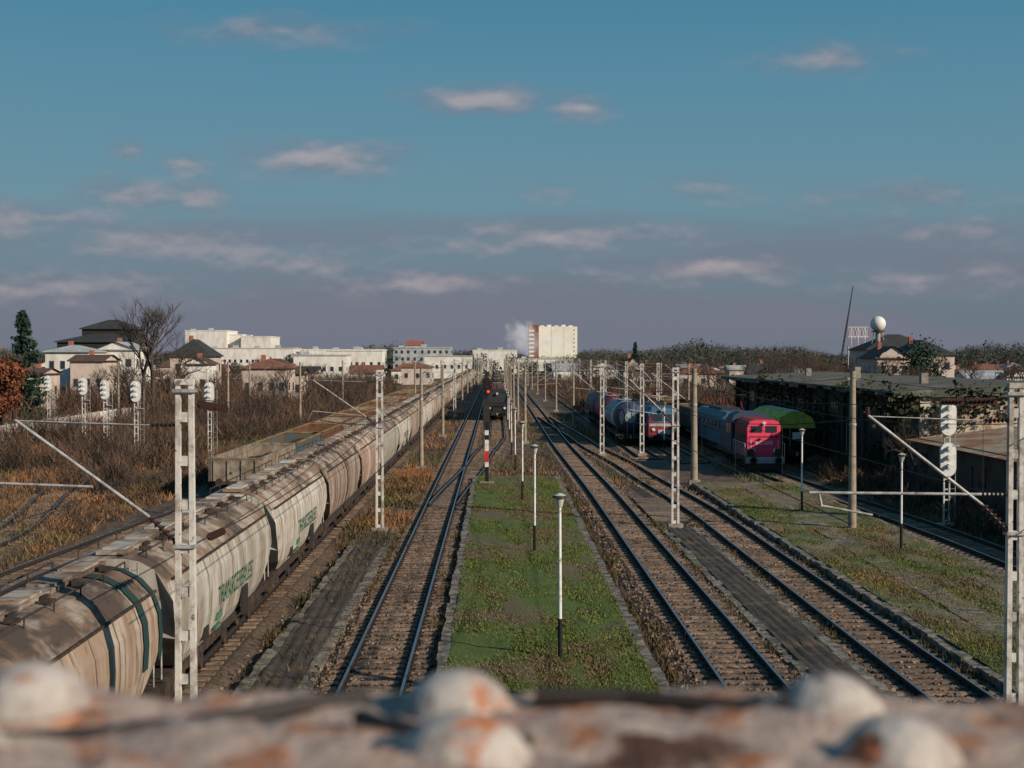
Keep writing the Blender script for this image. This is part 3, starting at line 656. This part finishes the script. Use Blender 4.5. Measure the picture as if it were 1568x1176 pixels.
# ---------------------------------------------------------------- buildings
def house(name,px0,px1,pe,pr,Z,depth,wall,roof,kind='hip',rows=2,cols=4,chim=True,base=0):
    x0,x1=wx(px0,Z),wx(px1,Z); he=wz(pe,Z); hr=wz(pr,Z); b=B([wall]); y0,y1=Z,Z+depth
    b.bb(x0,x1,y0,y1,base,he,wall); o=.45
    if kind=='flat':
        b.bb(x0-.2,x1+.2,y0-.2,y1+.2,he,he+.4,roof)
        for q in range(int((x1-x0)/9)): b.bb(x0+2+q*9,x0+4.2+q*9,y0+3,y0+5,he+.4,he+1.2+.4*(q%2),m_wallg)
    else:
        A=(x0-o,y0-o,he);Bq=(x1+o,y0-o,he);C=(x1+o,y1+o,he);D=(x0-o,y1+o,he); w=x1-x0
        b.bb(x0-o,x1+o,y0-o,y1+o,he-.15,he-.002,roof)
        if kind=='hip':
            i=min(w,depth)*.42; 
            if w>depth: P,Q=(x0+i,(y0+y1)/2,hr),(x1-i,(y0+y1)/2,hr); fs=[(0,1,5,4),(1,2,5),(2,3,4,5),(3,0,4)]
            else: P,Q=((x0+x1)/2,y0+i,hr),((x0+x1)/2,y1-i,hr); fs=[(0,1,4),(1,2,5,4),(2,3,5),(3,0,4,5)]
            b.add([A,Bq,C,D,P,Q],fs,roof)
        elif kind=='gx':
            b.add([A,Bq,C,D,(x0-o,(y0+y1)/2,hr),(x1+o,(y0+y1)/2,hr)],[(0,1,5,4),(2,3,4,5)],roof); b.add([(x0,y0,he),(x0,y1,he),(x0,(y0+y1)/2,hr-.1),(x1,y0,he),(x1,y1,he),(x1,(y0+y1)/2,hr-.1)],[(0,1,2),(3,4,5)],wall)
        else:
            xm=(x0+x1)/2; b.add([A,Bq,C,D,(xm,y0-o,hr),(xm,y1+o,hr)],[(0,4,5,3),(1,2,5,4)],roof); b.add([(x0,y0-.003,he),(x1,y0-.003,he),(xm,y0-.003,hr-.1)],[(0,1,2)],wall)
    if rows:
        fh=(he-base-.3)/rows; cw=(x1-x0)/max(1,cols); ww=min(.95,cw*.4); wh=min(1.3,fh*.45)
        for r in range(rows):
            zc=base+fh*(r+.55)
            for c in range(cols):
                xc=x0+cw*(c+.5)+.12*cw*math.sin(c*7.3+r); b.bb(xc-ww/2-.08,xc+ww/2+.08,y0-.05,y0-.002,zc-wh/2-.08,zc+wh/2+.08,m_wallg); b.bb(xc-ww/2,xc+ww/2,y0-.07,y0-.052,zc-wh/2,zc+wh/2,m_glass)
            s=1 if x0<0 else -1; xs=x1 if s>0 else x0; nd=max(1,int(depth/3.5))
            for c in range(nd):
                yc=y0+depth*(c+.5)/nd; b.bb(xs+s*.002,xs+s*.06,yc-.5,yc+.5,zc-wh/2,zc+wh/2,m_glass)
    if chim and kind!='flat': b.bb(x0+(x1-x0)*.3,x0+(x1-x0)*.3+.7,(y0+y1)/2+.5,(y0+y1)/2+1.2,he,hr+.7,m_brick)
    return b.build(name)
house('villa_dark_roof',90,205,523,508,262,14,m_dark,m_roofd,rows=2,cols=4)
house('roof_pavilion',128,204,503,489,268,9,m_dark,m_roofd,rows=1,cols=3,chim=False,base=6)
house('white_house',72,138,538,528,235,10,m_wall,m_wallg,rows=2,cols=4); house('white_house',150,208,535,523,245,11,m_wall,m_wallg,kind='gy',rows=2,cols=3)
house('white_house',110,160,552,543,225,9,m_wallp,m_roofb,kind='gx',rows=1,cols=3)
house('white_house',30,66,572,564,215,9,m_wallp,m_roofb,kind='gx',rows=1,cols=3)
house('villa_brown_roof',262,322,545,519,260,11,m_wallp,m_roofd,rows=2,cols=3)
house('villa_annex',285,318,557,547,238,8,m_wall,m_roofb,kind='gy',rows=1,cols=2)
house('industrial_block',285,348,507,504,700,30,m_wall,m_wall,'flat',rows=0); house('industrial_block',348,372,513,510,705,30,m_wall,m_wall,'flat',rows=0); house('industrial_block',370,415,516,512,698,30,m_wall,m_wall,'flat',rows=1,cols=5)
house('industrial_hall',316,450,534,531,600,25,m_wall,m_wallp,'flat',rows=1,cols=16)
house('industrial_hall',440,586,536,533,620,25,m_wall,m_wall,'flat',rows=1,cols=10)
house('pink_house',372,440,563,550,225,9,m_wallp,m_roofo,'hip',rows=1,cols=4); house('pink_house',430,462,572,563,240,8,m_wallp,m_roofb,'gx',rows=1,cols=2)
house('white_shed',450,530,545,542,420,14,m_wall,m_wallg,'flat',rows=1,cols=6)
house('white_shed',500,585,538,535,520,16,m_wall,m_wall,'flat',rows=1,cols=8)
house('office_building',602,690,533,530,560,20,m_wallg,m_wallg,'flat',rows=4,cols=9); house('office_stair_tower',622,645,528,521,570,12,m_wallg,m_brick,'gx',rows=3,cols=2)
house('white_hall',724,792,537,534,620,30,m_wall,m_wall,'flat',rows=0,cols=1)
house('white_hall',650,722,546,543,520,20,m_wall,m_wallg,'flat',rows=1,cols=6)
Z=900;b=B([m_wallc]); x0,x1,x2=wx(809,Z),wx(825,Z),wx(884,Z); ht=wz(500,Z)
b.bb(x1,x2,Z,Z+16,0,ht,m_wallc); b.bb(x0,x1-.01,Z-1.5,Z+14,0,ht+1.2,m_roofo)
for k in range(9):
    z=2.5+k*(ht-3)/9; b.bb(x0+.4,x1-3,Z-1.56,Z-1.5,z,z+1.0,m_wallc)
for k in range(5): b.bb(x1+k*4.6+1,x1+k*4.6+3.6,Z+4,Z+8,ht,ht+.8+.4*(k%2),m_wall)
b.bb(x1+8.0,x1+8.2,Z-.05,Z-.002,0,ht,m_wallg); b.bb(x1+16.0,x1+16.2,Z-.05,Z-.002,0,ht,m_wallg)
for k in range(9): b.bb(x2-2.6,x2-1.6,Z-.08,Z-.002,2.8+k*(ht-3)/9,3.9+k*(ht-3)/9,m_wallg)
b.build('apartment_tower_block')
house('low_white_hall',792,888,550,547,640,25,m_wall,m_wallg,'flat',rows=1,cols=8)
house('brown_roof_house',955,988,566,546,300,10,m_wallp,m_roofb,'gy',rows=1,cols=2); house('brown_roof_house',985,1010,570,556,310,10,m_wallp,m_roofo,'gx',rows=1,cols=2)
house('villa_radar',1345,1395,548,530,245,11,m_wallp,m_roofb,'gy',rows=2,cols=3); house('villa_large',1388,1464,543,520,262,13,m_wallp,m_roofd,'hip',rows=2,cols=4); house('villa_brown_roof',1330,1440,535,511,280,14,m_wallp,m_roofd,'hip',rows=2,cols=5)
random.seed(12)
for i in range(54):
    Z=R(330,600); side=random.random()
    px=R(20,640) if side<.5 else R(830,1560); w=R(6,12)/Z*F; he=R(2.5,5.2); hr=he+R(1.2,2.6)
    house('house',px,px+w,545-(he-H)/Z*F,545-(hr-H)/Z*F,Z,R(8,11),random.choice([m_wall,m_wall,m_wallp,m_wallc]),random.choice([m_roofb,m_roofo,m_wallg,m_roofd]),random.choice(['hip','gx','gy']),rows=1,cols=3)
b=B([m_wall])
for i in range(60): 
    y=70+i*4; b.bb(-48.1,-47.95,y,y+3.85,0,1.55+R(-.04,.04),m_wall if i%4 else m_wallp); b.box(-48.02,y+3.92,.85,.24,.16,1.75,m_conc)
b.build('boundary_wall')
# old warehouse right (low-pitched roof, long shadowed side)
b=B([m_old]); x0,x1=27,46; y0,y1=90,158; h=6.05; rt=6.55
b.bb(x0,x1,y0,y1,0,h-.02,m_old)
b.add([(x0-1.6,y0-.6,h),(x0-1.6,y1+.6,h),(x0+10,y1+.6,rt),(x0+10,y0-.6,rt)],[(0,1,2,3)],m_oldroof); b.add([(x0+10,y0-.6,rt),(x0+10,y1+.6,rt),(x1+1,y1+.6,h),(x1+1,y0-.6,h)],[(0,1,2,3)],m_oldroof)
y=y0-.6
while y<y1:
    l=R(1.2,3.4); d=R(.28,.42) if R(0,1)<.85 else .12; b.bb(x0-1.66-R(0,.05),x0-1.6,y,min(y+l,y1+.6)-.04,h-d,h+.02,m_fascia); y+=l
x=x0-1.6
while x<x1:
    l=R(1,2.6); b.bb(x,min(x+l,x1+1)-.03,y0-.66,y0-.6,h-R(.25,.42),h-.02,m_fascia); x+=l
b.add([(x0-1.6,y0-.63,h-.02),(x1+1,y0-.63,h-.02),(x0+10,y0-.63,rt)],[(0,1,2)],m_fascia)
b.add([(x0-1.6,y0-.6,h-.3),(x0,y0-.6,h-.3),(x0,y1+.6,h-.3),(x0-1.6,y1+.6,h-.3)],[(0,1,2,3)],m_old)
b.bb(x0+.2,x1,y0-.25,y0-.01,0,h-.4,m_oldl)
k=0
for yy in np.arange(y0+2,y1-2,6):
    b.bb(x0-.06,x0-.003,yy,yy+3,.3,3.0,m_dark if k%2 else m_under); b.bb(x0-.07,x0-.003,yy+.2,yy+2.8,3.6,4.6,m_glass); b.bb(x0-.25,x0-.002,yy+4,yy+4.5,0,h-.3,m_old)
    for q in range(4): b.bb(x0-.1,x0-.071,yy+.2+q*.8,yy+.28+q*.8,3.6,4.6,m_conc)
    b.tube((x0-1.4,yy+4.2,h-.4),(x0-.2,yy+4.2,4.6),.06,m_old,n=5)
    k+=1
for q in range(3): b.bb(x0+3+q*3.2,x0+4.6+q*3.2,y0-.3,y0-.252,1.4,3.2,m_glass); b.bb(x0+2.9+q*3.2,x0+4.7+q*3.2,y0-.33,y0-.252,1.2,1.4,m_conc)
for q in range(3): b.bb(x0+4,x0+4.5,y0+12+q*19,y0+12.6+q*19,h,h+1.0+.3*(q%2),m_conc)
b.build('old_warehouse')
# ivy and saplings growing on the warehouse edge and side
C=[]
for i in range(46):
    yy=R(88.8,156); zc=R(0,6.0); c=np.array([x0-.25-(1.3 if zc>5.4 else 0),yy,zc]); C.append(rng.normal(size=(90,3))*np.array([.16,1.1,.55])+c)
for i in range(22):
    c=np.array([R(25.6,44),89.3,R(3.8,6.2)]); C.append(rng.normal(size=(70,3))*np.array([1.0,.1,.4])+c)
C=np.concatenate(C); C=C[C[:,2]>.05]; place('climbing_ivy',leafquads(C,rng.uniform(.1,.3,len(C)),m_ivy,'climbing_ivy'))
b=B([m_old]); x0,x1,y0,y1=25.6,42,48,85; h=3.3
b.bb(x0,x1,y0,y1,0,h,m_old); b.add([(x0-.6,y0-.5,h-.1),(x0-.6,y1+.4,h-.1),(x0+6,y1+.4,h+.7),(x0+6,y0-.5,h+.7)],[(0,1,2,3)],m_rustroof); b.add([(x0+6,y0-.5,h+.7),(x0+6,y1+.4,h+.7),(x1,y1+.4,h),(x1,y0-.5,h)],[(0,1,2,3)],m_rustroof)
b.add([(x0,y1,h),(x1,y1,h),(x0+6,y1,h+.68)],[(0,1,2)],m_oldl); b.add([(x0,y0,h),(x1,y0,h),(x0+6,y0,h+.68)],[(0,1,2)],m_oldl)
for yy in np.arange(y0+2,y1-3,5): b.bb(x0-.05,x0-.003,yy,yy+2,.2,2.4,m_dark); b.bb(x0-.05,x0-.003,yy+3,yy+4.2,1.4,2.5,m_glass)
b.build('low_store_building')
Z=262; x=wx(1395,Z); b=B([m_white]); b.sphere((0,0,wz(491.5,Z)),1.55,m_white,n=20,k=12); b.tube((0,0,9.5),(0,0,wz(502,Z)),.5,m_steel,n=10); b.tube((0,0,wz(505,Z)),(0,0,wz(503,Z)),1.3,m_dark,n=14)
for t in range(4): b.tube((math.cos(t*1.57)*1.6,math.sin(t*1.57)*1.6,9),(math.cos(t*1.57)*.8,math.sin(t*1.57)*.8,wz(504,Z)),.08,m_steel,n=5)
b.build('radar_dome',(x,Z+22,0))
Z=300; b=B([m_red]); x0,x1=wx(1300,Z),wx(1331,Z); z0,z1=wz(530,Z),wz(501,Z)
for i in range(7):
    xx=x0+(x1-x0)*i/6; b.tube((xx,Z,z0),(xx,Z,z1),.06,m_white if i%2 else m_red,n=5)
    if i<6:
        b.tube((xx,Z,z0+1.5),(x0+(x1-x0)*(i+1)/6,Z,z1),.05,m_white,n=4); b.tube((xx,Z,z1),(x0+(x1-x0)*(i+1)/6,Z,z0+1.5),.05,m_white,n=4)
for z in(z1,(z0+z1)/2): b.tube((x0,Z,z),(x1,Z,z),.08,m_white,n=5)
for xx in(x0,x1): b.tube((xx,Z,0),(xx,Z,z0),.15,m_steel,n=6)
b.build('steel_lattice_frame')
Z=250; b=B([m_dark]); p=Vector((wx(1284,Z),Z,4)); q=Vector((wx(1307,Z),Z,wz(438,Z)))
for dx,dy in((-.2,-.2),(.2,-.2),(0,.2)): b.tube(p+Vector((dx,dy,0)),q,.07,m_dark,n=5)
for i in range(20): a=p.lerp(q,i/21); c=p.lerp(q,(i+1)/21); s=.2*(1-i/21); b.tube(a+Vector((-s,0,0)),c+Vector((s,0,0)),.04,m_dark,n=4)
b.box(p.x-.8,Z,3,3.2,2.4,2.4,m_rustroof); b.box(p.x-.5,Z,1.0,4.4,3,1.4,m_under); b.build('crawler_crane')
def car(x,y,m,rz):
    b=B([m]); pr=[(-2.1,.45),(2.1,.45),(2.15,.8),(1.9,.95),(1.0,1.02),(.4,1.45),(-1.0,1.48),(-1.7,1.0),(-2.1,.95)]
    b.loft([[(px_,-.82,pz) for px_,pz in pr],[(px_,.82,pz) for px_,pz in pr]],m)
    b.loft([[(.92,-.83,1.03),(.4,-.83,1.38),(-.95,-.83,1.4),(-1.5,-.83,1.03)],[(.92,.83,1.03),(.4,.83,1.38),(-.95,.83,1.4),(-1.5,.83,1.03)]],m_glass)
    for wx_ in(-1.3,1.3):
        for s in(-.75,.75): b.tube((wx_,s-.1,.34),(wx_,s+.1,.34),.34,m_black,n=12)
    o=b.build('parked_car',(x,y,0)); o.rotation_euler=(0,0,rz)
for i,(px,Z) in enumerate([(838,420),(850,440),(862,425),(876,445),(890,430),(902,440),(884,400),(846,400)]): car(wx(px,Z),Z,[m_white,m_dark,m_wallg,m_red][i%4],R(-.2,.2)+(1.57 if i%3==0 else 0))

# steam: sunlit water vapour (small emission stands for the multiple scattering inside the cloud)
def steam(px,py,Z,s,dens,rot=.5,name='steam_plume'):
    m=bpy.data.materials.new('steam'); m.use_nodes=True; nt=m.node_tree; N=nt.nodes; N.clear(); Lk=nt.links
    out=N.new('ShaderNodeOutputMaterial'); v=N.new('ShaderNodeVolumePrincipled'); tc=N.new('ShaderNodeTexCoord'); n=N.new('ShaderNodeTexNoise'); n.inputs['Scale'].default_value=2.4; n.inputs['Detail'].default_value=3
    ln=N.new('ShaderNodeVectorMath'); ln.operation='LENGTH'; Lk.new(tc.outputs['Object'],ln.inputs[0]); Lk.new(tc.outputs['Object'],n.inputs['Vector'])
    s1=N.new('ShaderNodeMath'); s1.operation='MULTIPLY_ADD'; Lk.new(ln.outputs['Value'],s1.inputs[0]); s1.inputs[1].default_value=-.5; Lk.new(n.outputs['Fac'],s1.inputs[2])
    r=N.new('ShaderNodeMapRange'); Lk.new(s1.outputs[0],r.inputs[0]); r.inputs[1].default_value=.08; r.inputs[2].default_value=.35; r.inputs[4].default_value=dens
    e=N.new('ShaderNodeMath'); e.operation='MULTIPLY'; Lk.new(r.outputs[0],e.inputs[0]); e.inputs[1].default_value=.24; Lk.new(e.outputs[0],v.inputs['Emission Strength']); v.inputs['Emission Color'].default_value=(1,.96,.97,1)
    Lk.new(r.outputs[0],v.inputs['Density']); v.inputs['Color'].default_value=(.95,.95,.97,1); Lk.new(v.outputs[0],out.inputs['Volume'])
    me=bpy.data.meshes.new(name); bm=bmesh.new(); bmesh.ops.create_icosphere(bm,subdivisions=3,radius=1); bm.to_mesh(me); bm.free(); me.materials.append(m)
    o=place(name,me,(wx(px,Z),Z,wz(py,Z)),sc=s); o.rotation_euler=(0,rot,0)
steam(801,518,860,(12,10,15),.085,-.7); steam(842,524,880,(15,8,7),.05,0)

# ---------------------------------------------------------------- bridge with camera
b=B([m_parapet]); zt=H-.108; nx,ny=400,40; vs=[]
def hn(x,y): return .0018*math.sin(x*61+y*80)+.0014*math.sin(x*133+y*210)+.0012*math.sin(x*290+y*330+2*math.sin(x*77))
for j in range(ny+1):
    for i in range(nx+1):
        x=-.8+1.6*i/nx; yf=.457-.07*x+.004*math.sin(x*37)+.0025*math.sin(x*91+1)+.0012*math.sin(x*260); y=.2+(yf-.2)*j/ny
        step=.004 if y<.405-.02*x+.012*math.sin(x*14) else 0
        vs.append((x,y,zt+hn(x,y)+step-(.010*max(0,(j-ny+2)/2)**2)))
b.add(vs,[(j*(nx+1)+i,j*(nx+1)+i+1,(j+1)*(nx+1)+i+1,(j+1)*(nx+1)+i) for j in range(ny) for i in range(nx)],m_parapet,True)
b.bb(-.8,.8,.22,.38,6.9,zt-.02,m_parapet)
for s in(-1,1): b.bb(s*.8,s*12,.2,.45,6.9,zt,m_parapet)
for x,y,r in((-.1405,.424,.0180),(-.0115,.417,.0168),(.0985,.412,.0165),(.212,.407,.0165),(-.27,.427,.0165),(-.0085,.362,.0182),(.1045,.362,.0165),(-.142,.372,.0130),(.225,.36,.0175)):
    b.sphere((x,y,zt),r,m_rivet,n=28,k=10,sc=(1,1,.85),half=True); b.tube((x,y,zt-.001),(x,y,zt+.0025),r*1.12,m_parapet,n=24)
def cable(pts,r):
    for a,c in zip(pts[:-1],pts[1:]): b.tube((a[0],a[1],zt+.002),(c[0],c[1],zt+.002),r,m_dark,n=8)
cable([(-.3,.385),(-.137,.386),(-.11,.392),(-.086,.404),(-.06,.424),(-.041,.438)],.0026); cable([(.012,.436),(.04,.434),(.06,.426),(.082,.418),(.12,.424)],.0026); cable([(-.04,.41),(-.02,.385),(.01,.38)],.0028)
b.build('riveted_bridge_parapet')
b=B([m_conc]); b.bb(-12,12,-6,.2,6.4,6.85,m_conc); b.bb(-12,12,.1,.5,5.9,6.9,m_parapet); b.bb(-12,-11,-6,.4,0,6.4,m_conc); b.bb(16,17,-6,.4,0,6.4,m_conc); b.bb(12,17,-6,.2,6.4,6.85,m_conc); b.build('road_bridge_deck')

# ---------------------------------------------------------------- light, sky
S=Vector((.80,-.60,0)).normalized(); el=math.radians(24); S=Vector((S.x*math.cos(el),S.y*math.cos(el),math.sin(el)))
sl=bpy.data.lights.new('sun','SUN'); sl.energy=5.0; sl.angle=math.radians(.5); sl.color=(1,.87,.71)
so=bpy.data.objects.new('sun',sl); so.rotation_euler=S.to_track_quat('Z','Y').to_euler(); bpy.context.scene.collection.objects.link(so)
w=bpy.data.worlds.new('World'); bpy.context.scene.world=w; w.use_nodes=True; nt=w.node_tree; N=nt.nodes; Lk=nt.links
bg=N['Background']; bg.inputs['Strength'].default_value=.1
sky=N.new('ShaderNodeTexSky'); sky.sky_type='NISHITA'; sky.sun_disc=False; sky.sun_elevation=el; sky.sun_rotation=math.atan2(S.x,S.y)
tc=N.new('ShaderNodeTexCoord'); sp=N.new('ShaderNodeSeparateXYZ'); Lk.new(tc.outputs['Generated'],sp.inputs[0])
def math_(op,a,b_=None,c=None):
    n=N.new('ShaderNodeMath'); n.operation=op
    for i,v in enumerate((a,b_,c)):
        if v is None: continue
        if isinstance(v,(int,float)): n.inputs[i].default_value=v
        else: Lk.new(v,n.inputs[i])
    return n.outputs[0]
def mixc(f,a,b_):
    x=N.new('ShaderNodeMix'); x.data_type='RGBA'
    if isinstance(f,(int,float)): x.inputs[0].default_value=f
    else: Lk.new(f,x.inputs[0])
    for i,c in((6,a),(7,b_)):
        if isinstance(c,tuple): x.inputs[i].default_value=c+(1,)
        else: Lk.new(c,x.inputs[i])
    return x.outputs[2]
ramp=N.new('ShaderNodeValToRGB'); Lk.new(sp.outputs['Z'],ramp.inputs[0])
cr=ramp.color_ramp; stops=[(0,(.155,.185,.235)),(.045,(.145,.205,.265)),(.11,(.145,.29,.37)),(.19,(.10,.27,.38)),(.26,(.062,.235,.365)),(1,(.03,.13,.27))]
cr.elements[0].position=0; cr.elements[0].color=stops[0][1]+(1,); cr.elements[1].position=1; cr.elements[1].color=stops[-1][1]+(1,)
for p_,c in stops[1:-1]: e=cr.elements.new(p_); e.color=c+(1,)
sc_=N.new('ShaderNodeVectorMath'); sc_.operation='SCALE'; Lk.new(sky.outputs[0],sc_.inputs[0]); sc_.inputs['Scale'].default_value=.04
base=mixc(.15,ramp.outputs[0],sc_.outputs[0])
yy=math_('MAXIMUM',math_('ABSOLUTE',sp.outputs['Y']),.15)
U=math_('DIVIDE',sp.outputs['X'],yy); V=math_('DIVIDE',sp.outputs['Z'],yy)
cl=[(430,50,190,30,.75),(1270,90,140,36,.8),(740,155,135,34,1.25),(885,165,75,30,.95),(490,243,185,38,1.2),(285,254,65,26,.85),(205,232,34,18,.65),(200,304,110,38,1.2),(312,304,62,34,1.1),(50,335,220,34,.95),(860,296,80,18,.55),(1090,290,90,30,.65),(1390,303,200,28,.75),(280,380,330,44,1.0),(480,405,140,40,.95),(830,366,330,40,.95),(1110,408,160,26,1.2),(1060,420,250,32,.85),(640,434,240,34,1.0),(100,440,330,38,1.0),(1480,350,190,40,.75),(1480,430,300,30,.8)]
def noise_uv(su,sv,dv=0,det=8,off=0):
    nv=N.new('ShaderNodeCombineXYZ'); Lk.new(math_('MULTIPLY',U,su),nv.inputs[0]); Lk.new(math_('MULTIPLY',math_('ADD',V,dv),sv),nv.inputs[1]); nv.inputs[2].default_value=off
    n1=N.new('ShaderNodeTexNoise'); n1.inputs['Scale'].default_value=1; n1.inputs['Detail'].default_value=det; n1.inputs['Roughness'].default_value=.48; Lk.new(nv.outputs[0],n1.inputs['Vector']); return n1.outputs['Fac']
nA=noise_uv(24,52,0,6); nB=noise_uv(24,52,.005,4)
p=N.new('ShaderNodeCombineXYZ'); Lk.new(U,p.inputs[0]); Lk.new(V,p.inputs[1]); acc=None
for px,py,rx,ry,a in cl:
    s=N.new('ShaderNodeVectorMath'); s.operation='MULTIPLY_ADD'; Lk.new(p.outputs[0],s.inputs[0]); s.inputs[1].default_value=(F/rx,F/ry,0); s.inputs[2].default_value=(-(px-760)/rx,(py-545)/ry,0)
    l=N.new('ShaderNodeVectorMath'); l.operation='LENGTH'; Lk.new(s.outputs[0],l.inputs[0])
    g_=math_('MULTIPLY_ADD',l.outputs['Value'],-.5*a,.5*a); acc=g_ if acc is None else math_('MAXIMUM',acc,g_)
acc=math_('MAXIMUM',acc,-.25)
f0=math_('ADD',acc,math_('MULTIPLY',math_('SUBTRACT',nA,.5),.75))
def mrr(v,a,b_,hi=1.):
    r=N.new('ShaderNodeMapRange'); r.interpolation_type='SMOOTHSTEP'; Lk.new(v,r.inputs[0]); r.inputs[1].default_value=a; r.inputs[2].default_value=b_; r.inputs[4].default_value=hi; return r.outputs[0]
dens=mrr(f0,-.12,.6,.8)
lit=math_('MULTIPLY_ADD',math_('SUBTRACT',nA,nB),2.4,mrr(f0,.05,.62,.75))
ccol=mixc(lit,(.185,.205,.265),(.40,.355,.38))
vn=noise_uv(4,34,0,6,3.3)
veil=math_('MULTIPLY',mrr(vn,.36,.58),mrr(math_('MULTIPLY',V,-1),-.14,-.03,.85))
col=mixc(veil,base,(.178,.185,.24))
col=mixc(dens,col,ccol)
up=N.new('ShaderNodeVectorMath'); up.operation='SCALE'; Lk.new(col,up.inputs[0]); up.inputs['Scale'].default_value=10
Lk.new(up.outputs[0],bg.inputs['Color'])

# ---------------------------------------------------------------- camera
c=bpy.data.cameras.new('camera'); co=bpy.data.objects.new('camera',c); bpy.context.scene.collection.objects.link(co)
c.sensor_width=36; c.lens=F/1568*36; c.clip_start=.02; c.clip_end=9000
co.location=(0,0,H); co.rotation_euler=(math.radians(90-1.146),0,math.radians(-.64))
c.dof.use_dof=True; c.dof.focus_distance=70; c.dof.aperture_fstop=13
bpy.context.scene.camera=co
vs_=bpy.context.scene.view_settings; vs_.view_transform='Standard'; vs_.look='None'; vs_.exposure=0
